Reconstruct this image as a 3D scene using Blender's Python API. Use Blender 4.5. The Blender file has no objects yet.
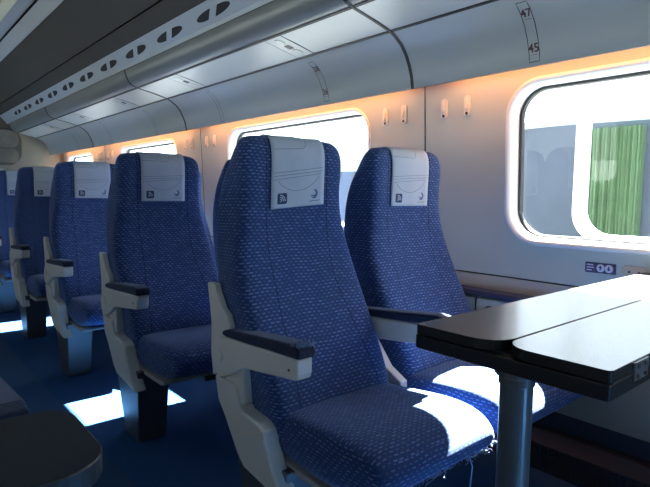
import bpy, bmesh, math, random
from mathutils import Vector, Matrix
random.seed(7)
# ------------------------------------------------------------------ frame
# measurements are kept in units of 1.1 m; P() turns them into metres, floor at z = 0
K = 1.10; Z0 = 0.07
def P(x, y, z): return Vector((x*K, y*K, (z-Z0)*K))
MIDX = 0.43                       # centre line of the carriage
sc = bpy.context.scene
COL = sc.collection

# ------------------------------------------------------------------ materials
def nodes_of(name):
    m = bpy.data.materials.new(name); m.use_nodes = True
    nt = m.node_tree; b = nt.nodes['Principled BSDF']
    return m, nt, b
def mat(name, col, rough=.5, metal=0, spec=.5, noise=0, nscale=20, bump=0, coat=0, bscale=None):
    m, nt, b = nodes_of(name)
    b.inputs['Base Color'].default_value = (*col, 1)
    b.inputs['Roughness'].default_value = rough
    b.inputs['Metallic'].default_value = metal
    b.inputs['Specular IOR Level'].default_value = spec
    b.inputs['Coat Weight'].default_value = coat
    if noise or bump:
        tc = nt.nodes.new('ShaderNodeTexCoord')
        nz = nt.nodes.new('ShaderNodeTexNoise'); nz.inputs['Scale'].default_value = nscale
        nz.inputs['Detail'].default_value = 4
        nt.links.new(tc.outputs['Object'], nz.inputs['Vector'])
        if noise:
            mx = nt.nodes.new('ShaderNodeMix'); mx.data_type = 'RGBA'
            mx.inputs['A'].default_value = (*[c*(1-noise) for c in col], 1)
            mx.inputs['B'].default_value = (*[min(1, c*(1+noise)) for c in col], 1)
            nt.links.new(nz.outputs['Fac'], mx.inputs['Factor'])
            nt.links.new(mx.outputs['Result'], b.inputs['Base Color'])
        if bump:
            n2 = nz
            if bscale:
                n2 = nt.nodes.new('ShaderNodeTexNoise'); n2.inputs['Scale'].default_value = bscale
                nt.links.new(tc.outputs['Object'], n2.inputs['Vector'])
            bp = nt.nodes.new('ShaderNodeBump'); bp.inputs['Strength'].default_value = bump
            bp.inputs['Distance'].default_value = .004
            nt.links.new(n2.outputs['Fac'], bp.inputs['Height'])
            nt.links.new(bp.outputs['Normal'], b.inputs['Normal'])
    return m
def emis(name, col, s):
    m, nt, b = nodes_of(name)
    b.inputs['Base Color'].default_value = (*col, 1)
    b.inputs['Emission Color'].default_value = (*col, 1)
    b.inputs['Emission Strength'].default_value = s
    return m

def fabric(name, base, dash, vert=True, seams=False, rough=.9):
    """woven seat cloth: staggered short pale dashes on blue"""
    m, nt, b = nodes_of(name)
    N = nt.nodes.new; L = nt.links.new
    b.inputs['Roughness'].default_value = rough
    b.inputs['Specular IOR Level'].default_value = .25
    b.inputs['Sheen Weight'].default_value = .25
    b.inputs['Sheen Roughness'].default_value = .5
    b.inputs['Sheen Tint'].default_value = (.55, .68, 1, 1)
    tc = N('ShaderNodeTexCoord'); sp = N('ShaderNodeSeparateXYZ'); L(tc.outputs['Object'], sp.inputs[0])
    def mth(op, a, c=None, d=None):
        n = N('ShaderNodeMath'); n.operation = op
        for i, v in enumerate((a, c, d)):
            if v is None: continue
            if isinstance(v, (int, float)): n.inputs[i].default_value = v
            else: L(v, n.inputs[i])
        return n.outputs[0]
    x, y, z = sp.outputs
    ns = N('ShaderNodeSeparateXYZ'); L(tc.outputs['Normal'], ns.inputs[0])
    side = mth('GREATER_THAN', mth('ABSOLUTE', ns.outputs[0]), .72)     # cloth wraps round the side: run along y there
    up = mth('GREATER_THAN', mth('ABSOLUTE', ns.outputs[2]), .70)
    def pick(f, a, c): return mth('ADD', mth('MULTIPLY', f, a), mth('MULTIPLY', mth('SUBTRACT', 1, f), c))
    u = pick(side, y, x); v = pick(up, y, z)
    # slight waviness of the rows
    v = mth('ADD', v, mth('MULTIPLY', mth('SINE', mth('MULTIPLY', u, 45)), .0012))
    rv = mth('DIVIDE', v, .0092); row = mth('FLOOR', rv); fv = mth('FRACT', rv)
    ru = mth('ADD', mth('DIVIDE', u, .019), mth('MULTIPLY', row, .37))
    cell = mth('FLOOR', ru); fu = mth('FRACT', ru)
    wn = N('ShaderNodeTexWhiteNoise'); wn.noise_dimensions = '2D'
    cb = N('ShaderNodeCombineXYZ'); L(row, cb.inputs[0]); L(cell, cb.inputs[1]); L(cb.outputs[0], wn.inputs['Vector'])
    r = wn.outputs['Value']
    du = mth('LESS_THAN', mth('ABSOLUTE', mth('SUBTRACT', fu, .5)), mth('MULTIPLY_ADD', r, .2, .16))
    dv = mth('LESS_THAN', mth('ABSOLUTE', mth('SUBTRACT', fv, .5)), .17)
    on = mth('MULTIPLY', mth('MULTIPLY', du, dv), mth('MULTIPLY_ADD', r, .7, .3))
    nz = N('ShaderNodeTexNoise'); nz.inputs['Scale'].default_value = 350; L(tc.outputs['Object'], nz.inputs['Vector'])
    m1 = N('ShaderNodeMix'); m1.data_type = 'RGBA'
    m1.inputs['A'].default_value = (*[c*.7 for c in base], 1); m1.inputs['B'].default_value = (*[c*1.3 for c in base], 1)
    L(nz.outputs['Fac'], m1.inputs['Factor'])
    m2 = N('ShaderNodeMix'); m2.data_type = 'RGBA'; L(on, m2.inputs['Factor'])
    L(m1.outputs['Result'], m2.inputs['A']); m2.inputs['B'].default_value = (*dash, 1)
    out = m2.outputs['Result']
    if seams:
        # two sewn seams running down the face of the back
        line = mth('LESS_THAN', mth('ABSOLUTE', mth('SUBTRACT', mth('ABSOLUTE', x),
               mth('MULTIPLY_ADD', mth('MAXIMUM', mth('SUBTRACT', .75, z), 0), .12, .118))), .0013)
        m3 = N('ShaderNodeMix'); m3.data_type = 'RGBA'; L(line, m3.inputs['Factor'])
        L(out, m3.inputs['A']); m3.inputs['B'].default_value = (.004, .006, .02, 1); out = m3.outputs['Result']
    L(out, b.inputs['Base Color'])
    bp = N('ShaderNodeBump'); bp.inputs['Strength'].default_value = .25; bp.inputs['Distance'].default_value = .001
    L(mth('ADD', on, nz.outputs['Fac']), bp.inputs['Height']); L(bp.outputs['Normal'], b.inputs['Normal'])
    return m

BLUE = (.018, .045, .140); DASH = (.12, .19, .40)
M = dict(
    fab_back=fabric('seat_cloth_back', BLUE, DASH, True, True),
    fab_cush=fabric('seat_cloth_cushion', BLUE, DASH, False),
    pad=fabric('armrest_cloth', (.007, .011, .028), (.02, .03, .06), False),
    shell=mat('seat_shell_plastic', (.60, .585, .53), .45, noise=.05, nscale=6),
    shell2=mat('seat_under_pan', (.36, .36, .34), .5, noise=.15, nscale=12),
    ped=mat('pedestal_metal', (.10, .115, .13), .42, .5),
    wall=mat('wall_laminate', (.50, .52, .465), .42, noise=.03, nscale=2.5),
    wall_low=mat('wall_lower_panel', (.42, .40, .36), .5, noise=.04, nscale=3),
    wall_low_shaded=mat('wall_under_panel', (.19, .18, .155), .5, noise=.04, nscale=3),  # lower panel darkened to paint in the shade below the table
    wall_end=mat('bulkhead_beige', (.22, .205, .175), .5, noise=.05, nscale=3),
    rack=mat('rack_panel_grey', (.29, .31, .31), .38, noise=.03, nscale=2),
    rack_light=mat('rack_panel_pale', (.35, .375, .375), .35, noise=.03, nscale=2),
    rack_bin=mat('rack_bin_grey', (.15, .16, .16), .33, noise=.04, nscale=2),
    joint=mat('joint_black', (.01, .01, .011), .6),
    vent=mat('vent_strip_grey', (.40, .43, .45), .3),
    slot=mat('vent_slot_black', (.006, .007, .008), .7),
    ceil_dark=mat('ceiling_taupe', (.040, .037, .032), .8, noise=.12, nscale=3),
    ceil=mat('ceiling_grey', (.42, .43, .42), .55),
    diff=mat('lamp_diffuser', (.72, .70, .48), .4),
    frame=mat('window_lining_white', (.78, .81, .82), .25, coat=.3),
    gasket=mat('window_gasket', (.012, .014, .017), .45),
    table=mat('table_laminate', (.040, .046, .053), .25, noise=.05, nscale=8, spec=.6),
    table_shaded=mat('table_laminate_shaded', (.018, .023, .030), .5, spec=.2),  # same laminate, darkened and dulled to stand in for weaker light there
    edge=mat('table_edge', (.004, .005, .007), .4),
    edge2=mat('table_edge_end', (.035, .045, .06), .4),
    chrome=mat('hinge_metal', (.5, .52, .54), .3, 1),
    pole=mat('pole_grey', (.16, .18, .19), .3, .6),
    collar=mat('pole_collar', (.10, .10, .10), .4, .4),
    carpet=mat('carpet_blue', (.022, .070, .175), .97, noise=.35, nscale=220, bump=.6, spec=.1),
    aisle_strip=mat('carpet_aisle', (.034, .078, .160), .97, noise=.3, nscale=220, bump=.6, spec=.1),
    cover=mat('headrest_cloth', (.44, .51, .60), .9, noise=.05, nscale=90, bump=.25, spec=.1, bscale=400),
    print=mat('cover_print', (.10, .15, .26), .9),
    icon=mat('cover_icon_blue', (.02, .045, .12), .8),
    hook=mat('hook_white', (.75, .72, .66), .3),
    black=mat('black_plastic', (.01, .011, .013), .5),
    heater=mat('heater_metal', (.012, .018, .032), .75, 0),
    sign=mat('sign_blue', (.012, .022, .10), .35),
    sign_btn=mat('sign_button', (.62, .68, .80), .35),
    beige=mat('beige_cover', (.55, .48, .38), .45),
    ink=mat('label_ink', (.008, .010, .016), .5),
    inkred=mat('label_ink_dark_red', (.05, .012, .016), .5),
    lens=mat('reading_lamp_lens', (.30, .34, .34), .3),
    poster=mat('notice_paper', (.45, .46, .44), .7),
    display=mat('display_housing', (.055, .055, .05), .35),
    display2=mat('display_face', (.11, .11, .10), .3, noise=.6, nscale=9),
    cove=emis('cove_lamp_amber', (1, .37, .11), 20.0),
    ground=mat('ballast', (.14, .15, .15), .95, noise=.3, nscale=3),
    barrier=mat('barrier_concrete', (.085, .105, .145), .9, noise=.25, nscale=1.2),
    haze=mat('haze_pale', (.45, .50, .50), .9),
    wallpad=fabric('wall_armrest_cloth', (.018, .03, .085), (.03, .05, .12), False),
    green=mat('green_sheet', (.11, .19, .10), .7, noise=.3, nscale=2.5),
    strap=mat('frayed_thread', (.20, .26, .42), .9),
)
def glass_mat():
    m = bpy.data.materials.new('window_glass'); m.use_nodes = True
    nt = m.node_tree; nt.nodes.clear()
    o = nt.nodes.new('ShaderNodeOutputMaterial'); mx = nt.nodes.new('ShaderNodeMixShader')
    t = nt.nodes.new('ShaderNodeBsdfTransparent'); t.inputs[0].default_value = (.90, .955, .96, 1)
    g = nt.nodes.new('ShaderNodeBsdfGlossy'); g.inputs['Roughness'].default_value = .02
    lw = nt.nodes.new('ShaderNodeLayerWeight'); lw.inputs[0].default_value = .5
    pw = nt.nodes.new('ShaderNodeMath'); pw.operation = 'POWER'; pw.inputs[1].default_value = 4; nt.links.new(lw.outputs['Facing'], pw.inputs[0])
    f = nt.nodes.new('ShaderNodeMath'); f.operation = 'MULTIPLY_ADD'; f.inputs[1].default_value = .85; f.inputs[2].default_value = .06; nt.links.new(pw.outputs[0], f.inputs[0])
    nt.links.new(f.outputs[0], mx.inputs[0]); nt.links.new(t.outputs[0], mx.inputs[1]); nt.links.new(g.outputs[0], mx.inputs[2])
    nt.links.new(mx.outputs[0], o.inputs[0]); return m
M['glass'] = glass_mat()

# ------------------------------------------------------------------ mesh helpers
class MB:
    def __init__(s): s.v = []; s.f = []
    def add(s, vs, fs):
        n = len(s.v); s.v += [tuple(q) for q in vs]; s.f += [[i+n for i in f] for f in fs]; return s
    def box(s, x0, x1, y0, y1, z0, z1):
        return s.add([(x, y, z) for x in (x0, x1) for y in (y0, y1) for z in (z0, z1)],
                     [(0,1,3,2), (4,6,7,5), (0,4,5,1), (2,3,7,6), (0,2,6,4), (1,5,7,3)])
    def prism(s, poly, a0, a1, axis='x'):
        n = len(poly)
        def q(p, a): return (a, p[0], p[1]) if axis == 'x' else ((p[0], a, p[1]) if axis == 'y' else (p[0], p[1], a))
        vs = [q(p, a0) for p in poly] + [q(p, a1) for p in poly]
        return s.add(vs, [list(range(n))[::-1], list(range(n, 2*n))] + [(i, (i+1) % n, n+(i+1) % n, n+i) for i in range(n)])
    def loft(s, rings, caps=True):
        n = len(rings[0]); vs = [p for r in rings for p in r]; fs = []
        for k in range(len(rings)-1):
            for i in range(n):
                j = (i+1) % n
                fs.append((k*n+i, k*n+j, (k+1)*n+j, (k+1)*n+i))
        if caps: fs += [list(range(n))[::-1], list(range((len(rings)-1)*n, len(rings)*n))]
        return s.add(vs, fs)
    def tube(s, pts, r, n=8, caps=True):
        pts = [Vector(p) for p in pts]; rings = []
        for i, p in enumerate(pts):
            d = (pts[min(i+1, len(pts)-1)] - pts[max(i-1, 0)]).normalized()
            a = d.cross(Vector((0, 0, 1)) if abs(d.z) < .9 else Vector((1, 0, 0))).normalized(); b = d.cross(a)
            rr = r[i] if isinstance(r, (list, tuple)) else r
            rings.append([p + a*rr*math.cos(2*math.pi*k/n) + b*rr*math.sin(2*math.pi*k/n) for k in range(n)])
        return s.loft(rings, caps)
    def disc(s, c, r, axis, h, n=20, rz=None):
        c = Vector(c); rz = rz or r
        poly = [(math.cos(2*math.pi*k/n), math.sin(2*math.pi*k/n)) for k in range(n)]
        if axis == 'x': return s.prism([(c.y+r*a, c.z+rz*b) for a, b in poly], c.x, c.x+h, 'x')
        if axis == 'z': return s.prism([(c.x+r*a, c.y+rz*b) for a, b in poly], c.z, c.z+h, 'z')
        return s.prism([(c.x+r*a, c.z+rz*b) for a, b in poly], c.y, c.y+h, 'y')
    def strip(s, line, w, mapf, closed=False, lift=0.0):
        """flat ribbon of width w along a 2-D line, mapped onto a surface"""
        n = len(line); L, R = [], []
        for i in range(n):
            a = line[(i-1) % n] if closed else line[max(i-1, 0)]; b = line[(i+1) % n] if closed else line[min(i+1, n-1)]
            dx, dy = b[0]-a[0], b[1]-a[1]; l = math.hypot(dx, dy) or 1
            nx, ny = -dy/l*w/2, dx/l*w/2
            L.append(mapf(line[i][0]+nx, line[i][1]+ny)); R.append(mapf(line[i][0]-nx, line[i][1]-ny))
        m = n if closed else n-1
        return s.add(L+R, [(i, (i+1) % n, n+(i+1) % n, n+i) for i in range(m)])
    def build(s, name, m, parent=None, smooth=False, bevel=0, seg=2, sub=0, solid=0, raw=False, angle=None):
        me = bpy.data.meshes.new(name)
        org = Vector(parent['_org']) if parent is not None else Vector((0, 0, 0))
        me.from_pydata([(Vector(q) if raw else P(*q)) - org for q in s.v], [], s.f)
        bm = bmesh.new(); bm.from_mesh(me); bmesh.ops.recalc_face_normals(bm, faces=bm.faces[:]); bm.to_mesh(me); bm.free()
        me.materials.append(m)
        o = bpy.data.objects.new(name, me); COL.objects.link(o)
        if parent is not None:
            o.parent = parent; o['_org'] = parent['_org']
        else: o['_org'] = (0., 0., 0.)
        if smooth: me.polygons.foreach_set('use_smooth', [True]*len(me.polygons))
        if solid:
            md = o.modifiers.new('Solidify', 'SOLIDIFY'); md.thickness = solid; md.offset = 0
        if bevel:
            md = o.modifiers.new('Bevel', 'BEVEL'); md.width = bevel*K; md.segments = seg; md.limit_method = 'ANGLE'
            md.angle_limit = math.radians(angle or 35); md.harden_normals = False
        if sub:
            md = o.modifiers.new('Subdivision', 'SUBSURF'); md.levels = sub; md.render_levels = sub
        return o

def thing(name, label, cat, org, group=None):
    o = bpy.data.objects.new(name, None); COL.objects.link(o)
    o.location = P(*org); o['_org'] = tuple(P(*org)); o.empty_display_size = .1
    tag(o, label, cat, group); return o
def tag(o, label, cat, group=None):
    o['label'] = label; o['category'] = cat
    if group: o['group'] = group
    return o
def solo(mb, name, m, org, label, cat, group=None, **kw):
    """a thing that is one mesh, its origin at its base"""
    h = {'_org': tuple(P(*org))}
    o = mb.build(name, m, None, **kw)
    d = P(*org); o.data.transform(Matrix.Translation(-d)); o.location = d; o['_org'] = tuple(d)
    return tag(o, label, cat, group)
def struct(o): o['kind'] = 'structure'; return o
def copy_tree(o, parent=None):
    c = o.copy(); COL.objects.link(c)
    if parent is not None: c.parent = parent
    for ch in list(o.children): copy_tree(ch, c)
    return c
def rrect(y0, y1, z0, z1, r, n=8):
    out = []
    for cy, cz, a0 in ((y1-r, z1-r, 0), (y0+r, z1-r, 90), (y0+r, z0+r, 180), (y1-r, z0+r, 270)):
        for k in range(n+1):
            a = math.radians(a0+90*k/n); out.append((cy+r*math.cos(a), cz+r*math.sin(a)))
    return out
def text_tris(s, size):
    cu = bpy.data.curves.new('t', 'FONT'); cu.body = s; cu.size = size; cu.align_x = 'CENTER'; cu.align_y = 'CENTER'; cu.offset = size*.02
    o = bpy.data.objects.new('t', cu); COL.objects.link(o)
    dg = bpy.context.evaluated_depsgraph_get(); dg.update()
    me = bpy.data.meshes.new_from_object(o.evaluated_get(dg))
    vs = [(v.co.x, v.co.y) for v in me.vertices]; fs = [list(p.vertices) for p in me.polygons]
    bpy.data.objects.remove(o); bpy.data.curves.remove(cu); bpy.data.meshes.remove(me)
    return vs, fs

# ------------------------------------------------------------------ shell of the carriage
YB, YE = -2.1, 6.62
def WX(z): return 1.752 - .05*(z-.71)
WIN = [(-1.98, -.83), (-.14, 1.022), (1.735, 2.945), (3.69, 4.83), (5.58, 6.46)]
WZ0, WZ1, WR = .857, 1.378, .102
def mir(x): return 2*MIDX - x

# floor
b = MB().box(mir(1.80), 1.80, YB, YE, Z0-.05, Z0); struct(b.build('floor', M['carpet']))
b = MB().box(.26, .60, YB, YE, Z0-.001, Z0+.004); struct(b.build('trim_1', M['aisle_strip'], bevel=.002))  # slightly lighter strip of carpet along the aisle

def wall_with_holes(name, side):
    bm = bmesh.new()
    def ring(pts):
        vs = [bm.verts.new((0, p[0], p[1])) for p in pts]
        return [bm.edges.new((vs[i], vs[(i+1) % len(vs)])) for i in range(len(vs))]
    ed = ring([(YB, .713), (YE, .713), (YE, 1.78), (YB, 1.78)])
    for y0, y1 in WIN: ed += ring(rrect(y0-.012, y1+.012, WZ0-.012, WZ1+.012, WR+.012))
    bmesh.ops.triangle_fill(bm, use_beauty=True, edges=ed)
    mb = MB(); bm.verts.index_update()
    def X(z): return WX(z) if side > 0 else mir(WX(z))
    mb.add([(X(v.co.z), v.co.y, v.co.z) for v in bm.verts], [[v.index for v in f.verts] for f in bm.faces]); bm.free()
    me = bpy.data.meshes.new(name)
    vs = [P(*q) for q in mb.v]; me.from_pydata(vs, [], mb.f)
    bm = bmesh.new(); bm.from_mesh(me)
    for f in bm.faces:
        f.normal_update()
        if f.normal.x * side > 0: f.normal_flip()
    # back leaf of the wall, 5 cm out
    geo = bmesh.ops.duplicate(bm, geom=bm.faces[:])
    for g in geo['geom']:
        if isinstance(g, bmesh.types.BMVert): g.co.x += side*.055
    bm.to_mesh(me); bm.free(); me.materials.append(M['wall'])
    o = bpy.data.objects.new(name, me); COL.objects.link(o); struct(o); return o
wr = wall_with_holes('wall_right', 1); wl = wall_with_holes('wall_left', -1)
wr['_org'] = (0., 0., 0.); wl['_org'] = (0., 0., 0.)

for side, nm in ((1, 'right'), (-1, 'left')):
    X = (lambda x: x) if side > 0 else mir
    def bx(mb, x0, x1, *r): a, c = X(x0), X(x1); return mb.box(min(a, c), max(a, c), *r)
    # lower panel under the dark joint line, then skirting recess
    struct(bx(MB(), 1.752, 1.81, YB, YE, .60, .7065).build('wall_lower_' + nm, M['wall_low']))
    struct(bx(MB(), 1.752, 1.81, YB, YE, .27, .5985).build('wall_under_' + nm, M['wall_low_shaded']))
    struct(bx(MB(), 1.762, 1.79, YB, YE, .7065, .7135).build('trim_2' if side > 0 else 'trim_3', M['joint']))
    struct(bx(MB(), 1.775, 1.81, YB, YE, Z0, .27).build('baseboard_' + nm, M['heater']))
# vertical joints between the wall panels
n = 4
for y in (1.405, 3.31, 5.22, -.48):
    mb = MB(); z0, z1 = .713, 1.47
    for side in (1, -1):
        Xf = (lambda z: WX(z)-.0012) if side > 0 else (lambda z: mir(WX(z)-.0012))
        mb.add([(Xf(z), y+dy, z) for z in (z0, z1) for dy in (-.0022, .0022)] + [(Xf(z)+side*.004, y+dy, z) for z in (z0, z1) for dy in (-.0022, .0022)],
               [(0,1,3,2), (4,5,7,6), (0,4,6,2), (1,5,7,3), (0,1,5,4), (2,3,7,6)])
    struct(mb.build('trim_%d' % n, M['joint'])); n += 1

# end walls
struct(MB().box(mir(1.80), 1.80, YE, YE+.05, Z0, 2.25).build('wall_back', M['wall_end']))
struct(MB().box(mir(1.80), 1.80, YB-.05, YB, Z0, 2.25).build('wall_front', M['wall']))

# windows
def window(i, y0, y1, side):
    X = (lambda x: x) if side > 0 else mir
    base = ((y0+y1)/2, WZ0)
    e = bpy.data.objects.new('window_%d' % i, None); COL.objects.link(e); e.location = P(X(WX(WZ0)), *base)
    e['_org'] = tuple(e.location); e['kind'] = 'structure'
    def ring(off, dep, r=None):
        return [(X(WX(z)+dep), y, z) for y, z in rrect(y0-off, y1+off, WZ0-off, WZ1+off, WR+off, 10)]
    fr = MB().loft([ring(.024, .0), ring(.020, -.007), ring(.011, -.007), ring(.004, .004), ring(0, .014), ring(0, .030)], caps=False)
    fr.build('window_frame', M['frame'], e, smooth=True)
    MB().loft([ring(0, .030), ring(-.004, .034), ring(0, .040), ring(0, .050)], caps=False).build('inner_lining', M['frame'], e, smooth=True)
    MB().loft([ring(.004, .050), ring(-.010, .050), ring(-.012, .056), ring(-.012, .066), ring(.01, .066)], caps=False).build('gasket', M['gasket'], e, smooth=False)
    r = ring(-.006, .060)
    MB().add(r, [list(range(len(r)))]).build('pane', M['glass'], e)
    return e
k = 1
W_OBJ = {}
for side in (1, -1):
    for (y0, y1) in WIN:
        W_OBJ[(side, y0)] = window(k, y0, y1, side); k += 1
# ceiling: profile across the carriage from the vent strip to the centre, both sides, closed above
def ceil_slab(pts, th, y0=YB, y1=YE):
    """closed slab following (x,z) points; thickness upwards/outwards"""
    out = []
    for i, p in enumerate(pts):
        a = pts[max(i-1, 0)]; c = pts[min(i+1, len(pts)-1)]
        dx, dz = c[0]-a[0], c[1]-a[1]; l = math.hypot(dx, dz)
        nx, nz = dz/l, -dx/l
        out.append((p[0]+nx*th, p[1]+nz*th))
    return pts + out[::-1]
def slab2(name, pts, th, m, y0=YB, y1=YE, parent=None, flip=1, **kw):
    return MB().prism(ceil_slab(pts, th*flip), y0, y1, 'y').build(name, m, parent, **kw)
D, E_, F_, G_, H_ = (1.165, 1.715), (1.098, 1.789), (1.04, 1.852), (.862, 2.032), (.790, 2.080)
nt_ = 30
for s_ in (1, -1):
    f = (lambda p: p) if s_ > 0 else (lambda p: (mir(p[0]), p[1]))
    fl = 1 if s_ > 0 else -1
    struct(slab2('ceiling' if s_ > 0 else 'ceiling_left', [f((1.036, 1.857)), f(G_)], .02, M['ceil_dark'], flip=fl))
    struct(slab2('trim_%d' % nt_, [f(E_), f((1.041, 1.851))], .02, M['ceil_dark'], flip=fl)); nt_ += 1
    struct(slab2('trim_%d' % nt_, [f(G_), f((.855, 2.028)), f(H_)], .02, M['ceil'], flip=fl)); nt_ += 1
struct(MB().box(mir(.79), .79, YB, YE, 2.10, 2.13).build('ceiling_centre', M['ceil']))
struct(MB().box(mir(1.80), 1.80, YB, YE, 2.2, 2.25).build('ceiling_outer', M['joint']))
for s_ in (1, -1):
    x0, x1 = sorted((1.80 if s_ > 0 else mir(1.80), 1.85 if s_ > 0 else mir(1.85)))
    struct(MB().box(x0, x1, YB, YE, 1.5, 2.25).build('trim_%d' % nt_, M['joint'])); nt_ += 1
# ceiling lamp diffusers (off) in the centre channel
lamp_lab = ['unlit pale yellow ceiling lamp at the top left corner, nearest one', 'unlit pale yellow ceiling lamp further down the aisle']
for j, y in enumerate((1.3, 3.4)):
    t = thing('ceiling_lamp', lamp_lab[j], 'lamp', (.66, y+.9, 2.10), 'ceiling lamps along the aisle')
    MB().box(.62, .70, y, y+1.8, 2.075, 2.10).build('housing', M['ceil'], t, bevel=.006)
    MB().box(.628, .692, y+.02, y+1.78, 2.062, 2.076).build('diffuser', M['diff'], t, bevel=.006)

# ------------------------------------------------------------------ vent strip with its half-moon slots
def vent_strip(s_):
    f = (lambda p: p) if s_ > 0 else (lambda p: (mir(p[0]), p[1]))
    lab = 'pale strip with paired half-moon air slots above the luggage racks' if s_ > 0 else 'pale air vent strip above the opposite luggage racks'
    t = thing('air_vent_strip', lab, 'vent', (f(D)[0], 2.2, D[1]))
    slab2('strip_panel', [f((1.166, 1.708)), f((1.158, 1.722)), f((1.105, 1.782)), f(E_)], .02, M['vent'], parent=t, flip=1 if s_ > 0 else -1, smooth=False)
    if s_ < 0: return
    dx, dz = 1.105-1.158, 1.782-1.722; L = math.hypot(dx, dz); ux, uz = dx/L, dz/L; nx, nz = -uz, ux   # into the room
    if nx > 0: nx, nz = -nx, -nz
    for k in range(11):
        yc = 1.64 + .425*k
        if yc > 6.4: break
        for h in (1, -1):
            # half ellipse cut by a slanting bar
            poly = []
            a, c = .140, .019
            for q in range(15):
                an = math.radians(-90 + 180*q/14)
                yy = h*(.030 + (a-.030)*math.cos(an)); ss = c*math.sin(an)
                yy += ss*1.5
                poly.append((yy, ss))
            vs = []
            for yy, ss in poly:
                s2 = L/2 + ss
                for lift in (.0012,):
                    vs.append((1.158+ux*s2+nx*lift, yc-yy, 1.722+uz*s2+nz*lift))
            vs2 = [(x-nx*.004, y, z-nz*.004) for x, y, z in vs]
            n = len(vs)
            MB().add(vs+vs2, [list(range(n)), list(range(n, 2*n))[::-1]] + [(i, (i+1) % n, n+(i+1) % n, n+i) for i in range(n)]).build('vent_slot', M['slot'], t)
vent_strip(1); vent_strip(-1)

# ------------------------------------------------------------------ luggage racks
LOW = [(1.553, 1.395), (1.546, 1.436), (1.532, 1.474), (1.513, 1.509), (1.486, 1.540), (1.456, 1.561), (1.430, 1.5745)]
PAL = [(1.4225, 1.5770), (1.33, 1.598), (1.2455, 1.6150)]
BIN = [(1.2380, 1.6172), (1.212, 1.627), (1.191, 1.645), (1.178, 1.672), (1.168, 1.706)]
JT = [-2.09, -.49, 1.330, 3.18, 5.02, 6.53]
def rack(s_, y0, y1, lab):
    f = (lambda p: p) if s_ > 0 else (lambda p: (mir(p[0]), p[1]))
    fl = 1 if s_ > 0 else -1
    t = thing('luggage_rack', lab, 'luggage rack', (f((1.56, 0))[0], (y0+y1)/2, 1.395), 'luggage racks')
    g = .0052
    body = [(1.565, 1.400), (1.540, 1.474), (1.495, 1.545), (1.435, 1.585), (1.25, 1.624), (1.20, 1.65), (1.180, 1.712), (1.25, 1.75), (1.60, 1.75), (1.60, 1.42), (1.58, 1.40)]
    MB().prism([f(p) for p in body], y0+.001, y1-.001, 'y').build('rack_body', M['joint'], t)
    slab2('lower_panel', [f(p) for p in LOW], .008, M['rack'], y0+g, y1-g, t, fl, smooth=True).modifiers.new('w', 'WEIGHTED_NORMAL')
    slab2('lamp_panel', [f(p) for p in PAL], .006, M['rack_light'], y0+g*.7, y1-g*.7, t, fl)
    slab2('bin_front', [f(p) for p in BIN], .006, M['rack_bin'], y0+g, y1-g, t, fl, smooth=True).modifiers.new('w', 'WEIGHTED_NORMAL')
    allp = LOW + PAL + BIN
    off = [(p[0]-.0015, p[1]-.002) for p in allp]
    slab2('joint_seal', [f(p) for p in off], .006, M['joint'], y0-.0065, y0+.0065, t, fl)
    for p, q in (((1.4315, 1.5735), (1.4205, 1.5760)), ((1.2475, 1.6135), (1.2365, 1.6165))):
        slab2('panel_seam', [f((p[0], p[1]-.0014)), f((q[0], q[1]-.0014))], .004, M['joint'], y0+.01, y1-.01, t, fl)
    return t
rl = ['grey luggage rack section above and behind the camera side of the table', 'grey luggage rack section nearest the camera, carrying seat label 47 45',
      'grey luggage rack section above the two nearest seat rows', 'grey luggage rack section beyond the second dark joint', 'grey luggage rack section furthest away, ending at the bulkhead']
for j in range(5): rack(1, JT[j], JT[j+1], rl[j])
for j in range(5): rack(-1, JT[j], JT[j+1], ['luggage rack section on the opposite side of the carriage'][0])

# surface maps on the rack underside
def lowmap(s, y, lift=.0010):
    """s = distance up the lower panel from its bottom edge"""
    pts = LOW; d = 0
    for i in range(len(pts)-1):
        l = math.dist(pts[i], pts[i+1])
        if d+l >= s or i == len(pts)-2:
            q = (s-d)/l; x = pts[i][0]+(pts[i+1][0]-pts[i][0])*q; z = pts[i][1]+(pts[i+1][1]-pts[i][1])*q
            tx, tz = (pts[i+1][0]-pts[i][0])/l, (pts[i+1][1]-pts[i][1])/l
            return (x - tz*lift, y, z + tx*lift)
        d += l
def palmap(s, y, lift=.001):
    a, c = PAL[0], PAL[-1]; l = math.dist(a, c); tx, tz = (c[0]-a[0])/l, (c[1]-a[1])/l
    return (a[0]+tx*s-(-tz)*-lift*0 - abs(tz)*lift*.2, y, a[1]+tz*s-lift)

def seat_label(y, top, bot, lab):
    t = thing('seat_number_label', lab, 'label', lowmap(0.01, y), 'seat number labels on the rack')
    w = .0165
    def mp(a, c): return lowmap(c, y+a)
    H0, H1 = .013, .197
    mb = MB()
    n = 14
    line = [(-w, H0+(H1-H0)*i/n) for i in range(n+1)] + [(w, H1-(H1-H0)*i/n) for i in range(n+1)]
    mb.strip(line, .0022, mp, closed=True); mb.build('outline', M['ink'], t, solid=.0004)
    for s0, tx, m in ((.158, top, 'inkred'), (.052, bot, 'inkred')):
        if not tx: continue
        vs, fs = text_tris(tx, .036)
        MB().add([lowmap(s0+v[1]*1.0, y-v[0]*.95) for v in vs], fs).build('number', M[m], t, solid=.0004)
        MB().strip([(-w*.62, s0-.0185), (w*.62, s0-.0185)], .0012, mp).build('underline', M['ink'], t, solid=.0004)
    return t
seat_label(.852, '47', '45', 'outlined seat number label reading 47 and 45 above the near window')
seat_label(1.815, '38', '36', 'small outlined seat number label above the window behind the nearest seats')
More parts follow.
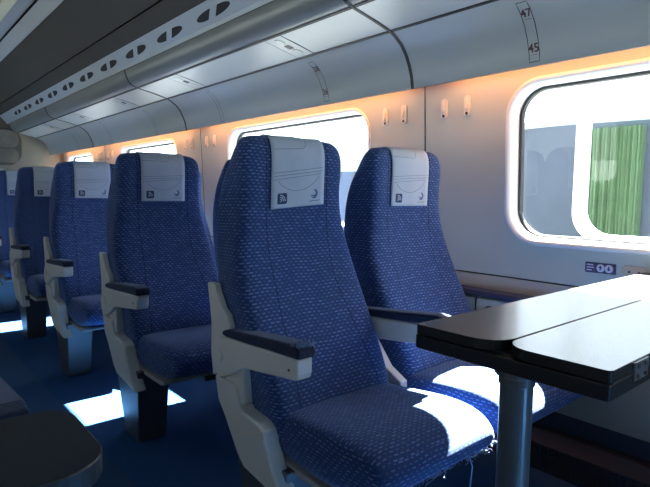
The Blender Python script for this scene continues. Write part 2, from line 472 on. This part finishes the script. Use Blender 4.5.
for y, lb in ((2.72, 'faint seat number label above the nearest aisle headrest'), (3.63, 'faint seat number label third from the far bulkhead'),
              (4.53, 'faint seat number label second from the far bulkhead'), (5.45, 'faint seat number label closest to the far bulkhead')):
    seat_label(y, '', '', lb)

rdl = ['reading light unit in the pale rack panel, nearest the camera', 'second reading light unit in the pale rack panel', 'third reading light unit in the pale rack panel',
       'fourth reading light unit in the pale rack panel', 'fifth reading light unit, closest to the far bulkhead']
for j in range(5):
    y = 1.80 + .925*j
    t = thing('reading_light', rdl[j], 'light', palmap(.09, y), 'reading light units')
    def quad(mb, s0, s1, y0, y1, h=.0012):
        a = [palmap(s, yy, h) for s, yy in ((s0, y0), (s1, y0), (s1, y1), (s0, y1))]; c = [palmap(s, yy, -.002) for s, yy in ((s0, y0), (s1, y0), (s1, y1), (s0, y1))]
        return mb.add(a+c, [(0,1,2,3), (7,6,5,4), (0,1,5,4), (1,2,6,5), (2,3,7,6), (3,0,4,7)])
    quad(MB(), .004, .182, y-.052, y+.052, .0008).build('panel', M['rack_light'], t)
    quad(MB(), .004, .182, y-.0545, y-.0525).build('seam', M['joint'], t); quad(MB(), .004, .182, y+.0525, y+.0535).build('seam', M['joint'], t)
    for s0 in (.045, .140):
        n = 20; r1, r2 = .022, .018
        p1 = [palmap(s0+r1*math.cos(2*math.pi*q/n), y+r2*math.sin(2*math.pi*q/n), .003) for q in range(n)]
        p0 = [palmap(s0+r1*1.15*math.cos(2*math.pi*q/n), y+r2*1.15*math.sin(2*math.pi*q/n), 0) for q in range(n)]
        MB().loft([p0, p1]).build('lens', M['lens'], t)
    quad(MB(), .078, .108, y-.014, y+.014, .0025).build('switch', M['black'], t)

# amber cove lamps hidden between rack and wall
cl = ['amber cove lamp glowing above the table window', 'amber cove lamp glowing behind the two nearest headrests', 'amber cove lamp glowing above the third window', 'amber cove lamp glowing beside the far bulkhead']
for j, (y0, y1) in enumerate(((-.40, 1.30), (1.47, 3.2), (3.4, 5.1), (5.3, 6.5))):
    t = thing('cove_lamp', cl[j], 'lamp', (1.645, (y0+y1)/2, 1.49), 'amber cove lamps above the windows')
    MB().box(1.607, 1.655, y0, y1, 1.470, 1.50).build('housing', M['ceil'], t)
    MB().box(1.612, 1.645, y0+.02, y1-.02, 1.462, 1.4695).build('tube', M['cove'], t)

# ------------------------------------------------------------------ bulkhead display and notices
t = thing('passenger_display', 'dark rounded information display on the bulkhead at far left', 'display', (1.06, YE, 1.29))
MB().prism(rrect(.84, 1.285, 1.275, 1.66, .13, 10), YE-.07, YE, 'y').build('housing', M['display'], t, bevel=.012)
MB().prism(rrect(.87, 1.255, 1.46, 1.635, .07, 10), YE-.076, YE-.069, 'y').build('upper_screen', M['display2'], t)
MB().prism(rrect(.88, 1.25, 1.30, 1.445, .06, 10), YE-.076, YE-.069, 'y').build('lower_screen', M['display2'], t)
solo(MB().box(1.03, 1.12, YE-.006, YE, 1.17, 1.235), 'notice', M['poster'], (1.075, YE, 1.17), 'small pale notice on the bulkhead under the display', 'notice')

# ------------------------------------------------------------------ coat hooks
hk = 0
hl = {0: 'right of the wall joint by the near window', 1: 'between the second and third windows', 2: 'between the third and fourth windows'}
for gI, yc in enumerate((1.412, 3.33, 5.22)):
    for dI, dy in enumerate((.205, .10, -.105, -.21)):
        y = yc+dy; z = 1.337; x = WX(z)
        if gI == 0: lb = ['white oval coat hook furthest left behind the nearest window seat', 'white oval coat hook just left of the wall joint', 'white oval coat hook just right of the wall joint', 'white oval coat hook closest to the near window'][dI]
        else: lb = ['leftmost', 'second from left', 'second from right', 'rightmost'][dI] + ' white oval coat hook on the wall ' + hl[gI]
        t = thing('coat_hook', lb, 'hook', (x, y, 1.30), 'coat hooks between the windows')
        n = 24
        pl = [(y+p[0], z+p[1]) for p in rrect(-.0135, .0135, -.038, .038, .0134, 6)]
        MB().prism(pl, x-.009, x+.004, 'x').build('backplate', M['hook'], t, bevel=.003)
        pl = [(y+p[0], z+p[1]) for p in rrect(-.0085, .0085, -.026, .033, .0084, 6)]
        MB().tube([(x-.007, y, 1.362), (x-.0105, y, 1.345), (x-.012, y, 1.328), (x-.0145, y, 1.322)], [.004, .0045, .0045, .003], 8).build('hook_arm', M['hook'], t, smooth=True)
        MB().disc((x-.0095, y, 1.309), .006, 'x', .002, 10).build('screw', M['black'], t)

# ------------------------------------------------------------------ signs by the near window
xw = WX(.78)
t = thing('blind_control', 'dark blue plate with up and down buttons under the near window', 'sign', (xw, .705, .764))
MB().prism(rrect(.660, .752, .764, .797, .003, 3), xw-.004, xw+.002, 'x').build('plate', M['sign'], t)
for y0, y1, s in ((.692, .716, 1), (.667, .691, -1)):
    r = [(q) for q in rrect(y0, y1, .768, .793, .0115, 6)]
    MB().prism(r, xw-.0065, xw-.003, 'x').build('button', M['sign_btn'], t, bevel=.001)
    yc = (y0+y1)/2
    mb = MB(); mb.prism([(yc-.0065, .781+s*.0005), (yc+.0065, .781+s*.0005), (yc, .781+s*.0075)], xw-.0072, xw-.006, 'x')
    mb.box(xw-.0072, xw-.006, yc-.002, yc+.002, .781-.007 if s > 0 else .7805, .7815 if s > 0 else .788); mb.build('arrow', M['sign'], t)
mb = MB()
for z, w in ((.789, .020), (.7805, .022), (.772, .016)):
    mb.box(xw-.0048, xw-.0035, .747-w, .747, z-.0018, z+.0018)
mb.build('caption', M['sign_btn'], t)
t = thing('oval_cover_plate', 'beige oval plate on the wall beside the blue button sign', 'plate', (xw, .61, .764))
MB().prism(rrect(.572, .643, .763, .797, .0165, 8), xw-.004, xw+.002, 'x').build('plate', M['beige'], t, bevel=.002)
for dy in (-.014, .014): MB().disc((xw-.0055, .607+dy, .778), .004, 'x', .002, 10).build('screw', M['collar'], t)

# wall armrests beside the window seats
def wall_arm(y, lab):
    t = thing('wall_armrest', lab, 'armrest', (1.74, y, .56), 'armrests on the window wall')
    MB().prism([(1.752, .632), (1.70, .628), (1.695, .60), (1.705, .43), (1.752, .40)], y-.20, y+.25, 'y').build('arm_body', M['shell'], t, bevel=.004)
    MB().prism([(1.752, .658), (1.695, .654), (1.69, .634), (1.752, .632)], y-.24, y+.26, 'y').build('arm_pad', M['wallpad'], t, bevel=.006)
    MB().prism([(p[0], p[1]) for p in rrect(y-.15, y+.085, .545, .605, .022, 6)], 1.690, 1.70, 'x').build('ashtray_lid', M['black'], t, bevel=.003)
    MB().box(1.692, 1.70, y+.118, y+.121, .44, .63).build('joint_line', M['joint'], t)
al = ['dark padded wall armrest between the window seat and the table', 'wall armrest beside the second window seat', 'wall armrest beside the third window seat', 'wall armrest beside the fourth window seat', 'wall armrest beside the fifth window seat']
wall_arm(1.0, al[0])

# floor heater along the wall
t = thing('floor_heater', 'dark slotted heater casing along the wall under the table', 'heater', (1.72, .8, Z0))
MB().prism([(1.775, Z0), (1.70, Z0), (1.70, .165), (1.735, .20), (1.775, .20)], -1.5, 6.3, 'y').build('casing', M['heater'], t, bevel=.002)
mb = MB()
yy = -.1
while yy < 1.5:
    mb.box(1.696, 1.7005, yy, yy+.006, .135, .160); yy += .014
yy = -.1
while yy < 1.5:
    mb.box(1.697, 1.7005, yy, yy+.006, .085, .125); yy += .014
mb.build('grille', M['black'], t)

# ------------------------------------------------------------------ seats
def back_ring(c, z, hw, yb, yr, hr, cap=False, scale=1):
    D = yr-yb
    pts = [(-1, .040), (-.985, .016), (-.93, .003), (-.80, 0), (-.55, .006), (-.28, .011), (0, .012), (.28, .011), (.55, .006), (.80, 0), (.93, .003), (.985, .016), (1, .040)]
    r = [(c+hw*a, yb+d, z) for a, d in pts]
    hm = (hw+hr)/2
    r += [(c+hm, yb+D*.55, z), (c+hr, yr-.03, z), (c+hr*.93, yr-.004, z), (c+hr*.5, yr, z), (c, yr, z), (c-hr*.5, yr, z), (c-hr*.93, yr-.004, z), (c-hr, yr-.03, z), (c-hm, yb+D*.55, z)]
    return r
BACK = [(.40, .196, .995, 1.27, .18), (.42, .198, .995, 1.28, .185), (.50, .200, 1.012, 1.295, .19), (.60, .209, 1.072, 1.32, .192), (.70, .214, 1.132, 1.335, .194), (.80, .209, 1.180, 1.35, .195),
        (.87, .197, 1.199, 1.358, .193), (.93, .182, 1.206, 1.36, .188), (.99, .175, 1.208, 1.356, .182), (1.045, .178, 1.206, 1.342, .176),
        (1.09, .181, 1.204, 1.315, .170), (1.125, .176, 1.207, 1.30, .165), (1.147, .163, 1.215, 1.29, .153), (1.158, .140, 1.228, 1.278, .13), (1.160, .09, 1.242, 1.262, .08)]
ORG = (.93, 1.15, Z0)
def make_back(t, c):
    mb = MB().loft([back_ring(c, *r) for r in BACK]); return mb.build('backrest', M['fab_back'], t, smooth=True, sub=2)
def cush_ring(c, hw, y, zt, zb):
    pts = []
    for a, d in ((-1, .35), (-1, .65), (-.97, .88), (-.88, .99), (-.5, .985), (0, .97), (.5, .985), (.88, .99), (.97, .88), (1, .65), (1, .35), (.96, .08), (.8, 0), (0, 0), (-.8, 0), (-.96, .08)):
        pts.append((c+hw*a, y, zb+(zt-zb)*d))
    return pts
def make_cushion(t, c, hw):
    st = [(1.10, .455, .375, .93), (1.06, .468, .362, .96), (.99, .474, .350, .99), (.91, .482, .346, 1.01), (.83, .492, .352, 1.04), (.76, .492, .366, 1.045), (.712, .480, .382, 1.03), (.686, .458, .396, 1.01), (.677, .438, .405, .98), (.676, .425, .410, .95)]
    mb = MB().loft([cush_ring(c, hw*w, y, zt, zb) for y, zt, zb, w in st]); return mb.build('cushion', M['fab_cush'], t, smooth=True, sub=2)
def arm(t, x0, x1, rot, ext, name='armrest'):
    c0 = Vector((1.235, .573)); a = math.radians(rot)
    def R(p):
        y, z = p
        if y < 1.1: y -= ext
        d = Vector((y, z))-c0
        return (c0.x+d.x*math.cos(a)+d.y*math.sin(a), c0.y-d.x*math.sin(a)+d.y*math.cos(a))
    poly = [(.902, .592), (.897, .606), (.897, .642), (1.10, .631), (1.20, .626), (1.235, .620), (1.266, .602), (1.281, .573), (1.277, .54), (1.262, .516), (1.235, .51), (1.19, .527), (1.117, .565), (1.03, .576)]
    o = MB().prism([R(p) for p in poly], x0, x1, 'x').build(name, M['shell'], t, bevel=.006, seg=3)
    pad = [(.890, .642), (.887, .656), (.893, .668), (.93, .672), (1.08, .660), (1.19, .650), (1.215, .643), (1.222, .632), (1.20, .628), (1.10, .632), (1.0, .638)]
    MB().prism([R(p) for p in pad], x0-.003, x1+.003, 'x').build('armrest_pad', M['pad'], o, bevel=.008, seg=3)
    MB().disc((x0-.004, 1.233, .573), .017, 'x', .008, 20).build('pivot_cap', M['shell'], o, bevel=.002)
    MB().disc((x0-.0015, .925, .612), .0035, 'x', .003, 10).build('screw', M['collar'], o)
    return o
def side_panel(t, x0, x1):
    poly = [(1.262, .513), (1.165, .507), (1.148, .470), (1.125, .450), (1.048, .445), (1.027, .432), (1.022, .40), (.985, .342), (.950, .300), (.93, .284), (1.118, .308), (1.151, .336), (1.212, .414), (1.244, .446)]
    MB().prism(poly, x0, x1, 'x').build('side_panel', M['shell'], t, bevel=.010, seg=3, angle=12)
    neck = [(1.262, .515), (1.262, .56), (1.14, .57), (1.135, .46), (1.24, .46)]
    MB().prism(neck, x0+.012, x1-.004, 'x').build('arm_bracket', M['shell'], t, bevel=.006)
    br = [(1.318, .757), (1.276, .757), (1.268, .735), (1.240, .695), (1.215, .682), (1.20, .655), (1.20, .55), (1.29, .50), (1.30, .56), (1.298, .65)]
    MB().prism(br, x0+.010, x0+.030, 'x').build('back_bracket', M['shell'], t, bevel=.004, seg=2)
def make_aisle(lab):
    t = thing('train_seat', lab, 'seat', (.93, 1.15, Z0), 'aisle seats')
    make_back(t, .925); make_cushion(t, .931, .200)
    side_panel(t, .690, .737)
    arm(t, .690, .735, 0, 0)
    MB().prism([(1.13, .358), (.86, .346), (.80, .352), (.79, .342), (.82, .332), (1.12, .332)], .74, 1.13, 'x').build('seat_pan', M['shell2'], t, bevel=.004)
    MB().box(.90, .96, .80, .95, .316, .334).build('seat_latch', M['black'], t, bevel=.005)
    MB().loft([[(.722, 1.12, Z0), (.722, .985, Z0), (.83, .985, Z0), (.83, 1.12, Z0)], [(.715, 1.20, .345), (.715, .965, .345), (.84, .965, .345), (.84, 1.20, .345)]]).build('pedestal', M['ped'], t, bevel=.004)
    MB().box(.80, 1.125, 1.02, 1.10, .30, .345).build('cross_beam', M['ped'], t, bevel=.004)
    return t
def make_window(lab):
    t = thing('train_seat', lab, 'seat', (1.41, 1.15, Z0), 'window seats')
    make_back(t, 1.412); make_cushion(t, 1.410, .213)
    arm(t, 1.142, 1.184, 1.6, .05)
    side_panel(t, 1.166, 1.195) if False else None
    MB().prism([(1.262, .513), (1.12, .56), (1.06, .49), (1.0, .46), (1.0, .36), (1.13, .36), (1.244, .446)], 1.150, 1.180, 'x').build('side_panel', M['shell'], t, bevel=.004)
    MB().prism([(1.13, .358), (.86, .346), (.80, .352), (.79, .342), (.82, .332), (1.12, .332)], 1.21, 1.62, 'x').build('seat_pan', M['shell2'], t, bevel=.004)
    MB().box(1.15, 1.69, 1.02, 1.10, .30, .345).build('cross_beam', M['ped'], t, bevel=.004)
    return t
def make_cover(c, lab, skew=0.0):
    t = thing('headrest_cover', lab, 'headrest cover', (c, 1.23, .965), 'headrest covers')
    # centre line of the cloth over the head: (y, z), first the face then over the top and down the back
    line = [(1.2115, .965), (1.2105, .99), (1.210, 1.03), (1.2085, 1.07), (1.2085, 1.105), (1.212, 1.130), (1.220, 1.149), (1.234, 1.1595), (1.252, 1.163), (1.270, 1.159), (1.288, 1.147), (1.300, 1.128), (1.310, 1.10), (1.325, 1.07), (1.345, 1.04)]
    # arc length parametrised map, s from lower front edge, a across
    def mp(a, s, lift=0.0):
        s = s + skew*a; d = 0
        for i in range(len(line)-1):
            l = math.dist(line[i], line[i+1])
            if d+l >= s or i == len(line)-2:
                q = (s-d)/l; ty, tz = (line[i+1][0]-line[i][0])/l, (line[i+1][1]-line[i][1])/l
                crown = .003*(1-(a/.094)**2)*0
                return (c+a, line[i][0]+(line[i+1][0]-line[i][0])*q - tz*lift - crown, line[i][1]+(line[i+1][1]-line[i][1])*q + ty*lift)
            d += l
    tot = sum(math.dist(line[i], line[i+1]) for i in range(len(line)-1))
    NA, NS = 12, 44; vs = []; fs = []
    for j in range(NS+1):
        for i in range(NA+1):
            a = -.094+.188*i/NA; s = tot*j/NS
            rip = .0010*math.sin(a*60+s*9)
            vs.append(mp(a, s, rip+.0012))
    for j in range(NS):
        for i in range(NA):
            p = j*(NA+1)+i; fs.append((p, p+1, p+NA+2, p+NA+1))
    cl = MB().add(vs, fs).build('cloth', M['cover'], t, smooth=True, solid=.0022)
    up = .0042
    m2 = lambda a, s: mp(a, s, up)
    pr = MB()
    def poly(pts, w=.0011): pr.strip(pts, w, m2)
    fine = lambda a0, s0, a1, s1: [(a0+(a1-a0)*i/16, s0+(s1-s0)*i/16) for i in range(17)]
    poly(fine(-.088, .098, .086, .108)); poly(fine(-.088, .089, .086, .099)); poly(fine(-.088, .079, .080, .091))
    poly([(-.072+.144*i/20, .076+.008*i/20-.034*math.sin(math.pi*i/20)**.7) for i in range(21)])
    poly([(-.088+.10*i/10, .163) for i in range(11)] + [(.012+.016*math.sin(math.radians(9*i)), .179-.016*math.cos(math.radians(9*i))) for i in range(11)] + [(.028, .188)])
    pr.build('printed_lines', M['print'], t, solid=.0004)
    # blue square with white radio waves
    ic = MB(); r = rrect(-.074, -.042, .012, .042, .005, 4)
    ic.add([mp(a, s, up) for a, s in r], [list(range(len(r)))]); io = ic.build('wireless_icon', M['icon'], t, solid=.0006)
    wv = MB()
    for rad in (.006, .0115, .017):
        wv.strip([(-.066+rad*math.cos(math.radians(a)), .020+rad*math.sin(math.radians(a))) for a in range(0, 91, 9)], .0026, lambda a, s: mp(a, s, up+.0012))
    wv.strip([(-.0665, .020), (-.0635, .020)], .003, lambda a, s: mp(a, s, up+.0012))
    wv.build('waves', M['cover'], io, solid=.0004)
    lg = MB()
    def arcpoly(cx, cs, r0, r1, a0, a1):
        n = 14; o1 = [(cx+r0*math.cos(math.radians(a0+(a1-a0)*i/n)), cs+r0*math.sin(math.radians(a0+(a1-a0)*i/n))) for i in range(n+1)]
        o2 = [(cx-.002+r1*math.cos(math.radians(a0+(a1-a0)*i/n)), cs+.001+r1*math.sin(math.radians(a0+(a1-a0)*i/n))) for i in range(n+1)]
        lg.add([mp(a, s, up) for a, s in o1+o2], [(i, i+1, n+2+i, n+1+i) for i in range(n)])
    arcpoly(.056, .035, .0125, .0075, -95, 80)
    lg.strip([(.044, .029), (.062, .028)], .004, m2); lg.strip([(.048, .0225), (.063, .0225)], .003, m2)
    lg.strip([(.037, .013), (.076, .0145)], .002, m2)
    lg.build('logo', M['print'], t, solid=.0004)
    return t

PITCH = .914
ord_ = ['nearest', 'second', 'third', 'fourth', 'fifth', 'sixth']
a0 = make_aisle('nearest blue aisle seat with white cover, pale shell and armrest, beside the table')
w0 = make_window('nearest blue window seat behind the table, sunlight on its cushion')
ca = make_cover(.931, 'white headrest cover with blue icon on the nearest aisle seat', .075)
cb = make_cover(.931, 'white headrest cover on the second aisle seat from the table')
cw = make_cover(1.412, 'white headrest cover on the nearest window seat')
AL = ['', 'blue aisle seat second from the table, fully visible at left centre', 'blue aisle seat third from the table', 'blue aisle seat fourth from the table, dim at far left',
      'blue aisle seat fifth from the table, cut by the left edge']
for n in range(1, 5):
    for src, lab in ((a0, AL[n]), (w0, '%s window seat from the table, mostly hidden behind the aisle seats' % ord_[n]),
                     (cb, 'white headrest cover on the %s aisle seat from the table' % ord_[n]), (cw, 'white headrest cover on the %s window seat from the table' % ord_[n])):
        c = cb if (src is cb and n == 4) else copy_tree(src); c.location = src.location + Vector((0, PITCH*n*K, 0)); c['label'] = lab
# facing-side seat across the aisle (only its armrest edge is in view)
def mirror_tree(src, dy, lab):
    """the same seat built handed for the other side of the aisle"""
    c = src.copy(); COL.objects.link(c); c.location = (2*MIDX*K - src.location.x, src.location.y+dy, src.location.z); c['label'] = lab
    def rec(o, par):
        for ch in list(o.children):
            d = ch.copy(); d.data = ch.data.copy(); COL.objects.link(d); d.parent = par
            for v in d.data.vertices: v.co.x = -v.co.x
            d.data.flip_normals(); rec(ch, d)
    rec(src, c); return c
mirror_tree(a0, 0, 'dark blue seat across the aisle, at the left edge behind the other table')

# frayed edge of the nearest cushion (the photo shows it on this seat only)
cush = [c for c in a0.children if c.name.startswith('cushion')][0]
fr = MB()
for i in range(150):
    x = random.uniform(.86, 1.155); y = .700 + random.uniform(-.012, .01); z = .398+random.uniform(-.01, .012)
    if x > 1.13: y += (x-1.13)*.8
    pts = [(x, y, z)]
    dx = random.uniform(-.012, .012)
    for q in range(3):
        x += dx+random.uniform(-.004, .004); y += random.uniform(-.008, .004); z += random.uniform(-.007, .004); pts.append((x, y-.002, z))
    fr.tube(pts, .0009, 4)
fr.tube([(1.028, .684, .41), (1.030, .672, .38), (1.029, .676, .33), (1.031, .674, .27), (1.030, .675, .22)], .0016, 5)
o = fr.build('frayed_threads', M['strap'], cush); o['kind'] = 'stuff'; o['label'] = 'loose frayed threads hanging along the cushion edge'
# worn tip of the nearest armrest pad
ar = [c for c in a0.children if c.name.startswith('armrest')][0]
fr = MB()
for i in range(70):
    x = random.uniform(.688, .738); y = random.uniform(.884, .925); z = .672
    fr.tube([(x, y, z-.004), (x+random.uniform(-.005, .005), y+random.uniform(-.006, .002), z+random.uniform(.001, .006))], .001, 4)
o = fr.build('frayed_cloth', M['strap'], ar); o['kind'] = 'stuff'; o['label'] = 'worn pale frayed cloth at the armrest tip'

# ------------------------------------------------------------------ tables
TZ = .782
def leaf(poly_y0, poly_y1, x0, x1, z0, z1, r_far, r_near, side):
    """rounded rectangle in plan; corners on the aisle end rounded"""
    X = (lambda x: x) if side > 0 else mir
    pts = []
    def arc(cx, cy, r, a0, a1):
        for k in range(9):
            a = math.radians(a0+(a1-a0)*k/8); pts.append((X(cx+r*math.cos(a)), cy+r*math.sin(a)))
    pts.append((X(x1), poly_y0)); pts.append((X(x1), poly_y1))
    if r_far: arc(x0+r_far, poly_y1-r_far, r_far, 90, 180)
    else: pts.append((X(x0), poly_y1))
    if r_near: arc(x0+r_near, poly_y0+r_near, r_near, 180, 270)
    else: pts.append((X(x0), poly_y0))
    return MB().prism(pts, z0, z1, 'z')
def two_tone(o, m_top):
    o.data.materials.append(m_top)
    for p in o.data.polygons:
        if p.normal.z > .9: p.material_index = 1
T1, T2 = .581, .263; TM = (T1+T2)/2
t = thing('folding_table', 'grey folding table with two leaves and black edges beside the window', 'table', (.75, TM, Z0))
o = leaf(T2, T1, .701, 1.745, TZ-.0405, TZ-.0180, .006, .004, 1).build('base_panel', M['edge'], t, bevel=.0015)
o = leaf(TM+.002, T1, .703, 1.745, TZ-.0165, TZ, .006, .05, 1).build('table_leaf', M['edge'], t, bevel=.001); two_tone(o, M['table'])
o = leaf(T2, TM-.002, .703, 1.745, TZ-.0165, TZ, .045, .008, 1).build('table_leaf', M['edge'], t, bevel=.001); two_tone(o, M['table'])
MB().box(.722, 1.72, T2+.008, T1-.008, TZ-.019, TZ-.0160).build('middle_layer', M['edge'], t)
for xh in (.775, 1.3):
    h = MB().box(xh, xh+.05, T2-.0022, T2+.004, TZ-.029, TZ-.003).build('hinge', M['chrome'], t)
    for dx in (.012, .038):
        for dz in (-.009, -.023): MB().disc((xh+dx, T2-.004, TZ+dz), .0035, 'y', .003, 10).build('hinge_screw', M['collar'], h)
mb = MB().disc((.752, TM-.004, Z0), .025, 'z', TZ-.0405-Z0, 32); mb.build('pole', M['pole'], t, smooth=False, bevel=.001)
MB().disc((.752, TM-.004, TZ-.070), .0275, 'z', .014, 32).build('collar', M['collar'], t, bevel=.002)
MB().disc((.752, TM-.004, TZ-.0555), .034, 'z', .0155, 12).build('mounting_plate', M['collar'], t, bevel=.002)
MB().disc((.752, TM-.004, Z0), .05, 'z', .012, 32).build('foot_plate', M['pole'], t, bevel=.003)

t = thing('folding_table', 'dark folding table with rounded corner at the lower left, across the aisle', 'table', (.10, .5, Z0))
o = leaf(.425, .575, .716, 1.72, TZ-.020, TZ, .032, .045, -1).build('table_leaf', M['edge'], t, bevel=.002); two_tone(o, M['table_shaded'])
leaf(.30, .582, .80, 1.72, TZ-.038, TZ-.021, .02, .02, -1).build('base_panel', M['edge'], t, bevel=.002)
MB().disc((.02, .47, Z0), .025, 'z', TZ-.038-Z0, 32).build('pole', M['pole'], t)

# ------------------------------------------------------------------ outside
solo(MB().box(2.4, 60, -60, 80, -1.0, -.9), 'ballast_ground', M['ground'], (30, 10, -1), 'grey trackside ground outside the windows', 'ground')['kind'] = 'structure'
solo(MB().box(-60, -1.6, -60, 80, -1.0, -.9), 'ballast_ground', M['ground'], (-30, 10, -1), 'grey ground on the far side of the train', 'ground')['kind'] = 'structure'
mb = MB(); n = 200; yA, yB_ = -6, 30; top = []
for i in range(n+1):
    yy = yA+(yB_-yA)*i/n
    top.append((yy, 2.07+.012*math.sin(i*.37)-min(1, max(0, (yy-6.2)/1.2))*.55))
mb.prism([(yA, -.9), (yB_, -.9)] + top[::-1], 8.0, 8.6, 'x')
solo(MB().box(17, 17.6, -20, 60, -.9, 3.5), 'haze_layer', M['haze'], (17.3, 20, -.9), 'added pale layer imitating the overexposed fade above the grey trackside wall', 'wall')  # added pale backdrop, its colour stands in for overexposed haze
solo(mb, 'noise_barrier', M['barrier'], (8.3, 10, -.9), 'blue grey trackside wall outside the near window', 'wall')
t = thing('white_frame', 'white rounded frame standing outside, seen through the near window', 'frame', (3.45, .2, -.9))
def sring(y0, y1, z0, z1, r, x): return [(x, y, z) for y, z in rrect(y0, y1, z0, z1, r, 10)]
o_, i_ = (-1.2, 1.578, .715, 2.05, .20), (-1.11, 1.510, .775, 1.96, .15)
MB().loft([sring(*o_, 3.49), sring(*o_, 3.42), sring(*i_, 3.42), sring(*i_, 3.49), sring(*o_, 3.49)], caps=False).build('frame', M['frame'], t)
for y in (-.9, 1.2): MB().box(3.43, 3.48, y, y+.06, -.9, .74).build('post', M['frame'], t)
mb = MB(); pl = []
n = 60
for i in range(n+1):
    yy = 2.74+.72*i/n; pl.append((7.86+.025*math.sin(i*1.3)+.02*math.sin(i*.6), yy))
mb.prism(pl + [(7.98, 3.46), (7.98, 2.74)], -.9, 1.98, 'z')
solo(mb, 'green_sheeting', M['green'], (7.9, 3.02, -.9), 'green ribbed sheeting standing outside behind the white window sash', 'sheeting', smooth=False)

# ------------------------------------------------------------------ light
w = bpy.data.worlds.new('World'); sc.world = w; w.use_nodes = True
nt = w.node_tree; bg = nt.nodes['Background']
tc = nt.nodes.new('ShaderNodeTexCoord'); sp = nt.nodes.new('ShaderNodeSeparateXYZ'); nt.links.new(tc.outputs['Generated'], sp.inputs[0])
rp = nt.nodes.new('ShaderNodeValToRGB'); nt.links.new(sp.outputs['Z'], rp.inputs[0])
rp.color_ramp.elements[0].position = 0; rp.color_ramp.elements[0].color = (.92, .97, 1, 1)
rp.color_ramp.elements[1].position = .7; rp.color_ramp.elements[1].color = (.58, .74, 1, 1)
nt.links.new(rp.outputs[0], bg.inputs[0])
# the sky is brighter on the sun's side
mr = nt.nodes.new('ShaderNodeMapRange'); mr.inputs['From Min'].default_value = -.8; mr.inputs['From Max'].default_value = .8
mr.inputs['To Min'].default_value = 1.7; mr.inputs['To Max'].default_value = 5.4; nt.links.new(sp.outputs['X'], mr.inputs['Value'])
nt.links.new(mr.outputs['Result'], bg.inputs[1])

sun = bpy.data.lights.new('sun', 'SUN'); sun.energy = 200; sun.angle = math.radians(.6); sun.color = (1, .96, .88)
so = bpy.data.objects.new('sun', sun); COL.objects.link(so)
d = Vector((-1, -.135, -1.108)).normalized()
so.rotation_euler = d.to_track_quat('-Z', 'Y').to_euler(); so.location = (8, 2, 9)
# portals only steer the sampling of the sky through the window openings
for side in (1, -1):
    for y0, y1 in WIN:
        a = bpy.data.lights.new('window_portal', 'AREA'); a.shape = 'RECTANGLE'
        a.size = (WZ1-WZ0)*K; a.size_y = (y1-y0)*K; a.cycles.is_portal = True
        o = bpy.data.objects.new('window_portal', a); COL.objects.link(o)
        x = 1.83 if side > 0 else mir(1.83)
        o.location = P(x, (y0+y1)/2, (WZ0+WZ1)/2)
        o.rotation_euler = (0, math.radians(90)*side, 0)

# ------------------------------------------------------------------ camera
yaw, pitch, roll = math.radians(40.501), math.radians(5.219), math.radians(.726)
F = Vector((math.sin(yaw)*math.cos(pitch), math.cos(yaw)*math.cos(pitch), -math.sin(pitch)))
R = Vector((math.cos(yaw), -math.sin(yaw), 0)); U = R.cross(F)
R2 = R*math.cos(roll)+U*math.sin(roll); U2 = -R*math.sin(roll)+U*math.cos(roll)
cd = bpy.data.cameras.new('camera'); cam = bpy.data.objects.new('camera', cd); COL.objects.link(cam)
mt = Matrix((R2, U2, -F)).transposed().to_4x4(); mt.translation = P(0, 0, 1.0); cam.matrix_world = mt
cd.sensor_width = 36; cd.lens = 533.8/650*36; cd.clip_start = .02; cd.clip_end = 500
sc.camera = cam

for o in bpy.data.objects:
    if '_org' in o: del o['_org']
vs = sc.view_settings
vs.view_transform = 'Standard'; vs.look = 'None'; vs.gamma = 1; vs.use_curve_mapping = False; vs.exposure = 0.10
sc.cycles.max_bounces = 10; sc.cycles.diffuse_bounces = 6; sc.cycles.glossy_bounces = 4; sc.cycles.transparent_max_bounces = 12
sc.cycles.sample_clamp_indirect = 6; sc.cycles.use_denoising = True; sc.cycles.caustics_reflective = False; sc.cycles.caustics_refractive = False
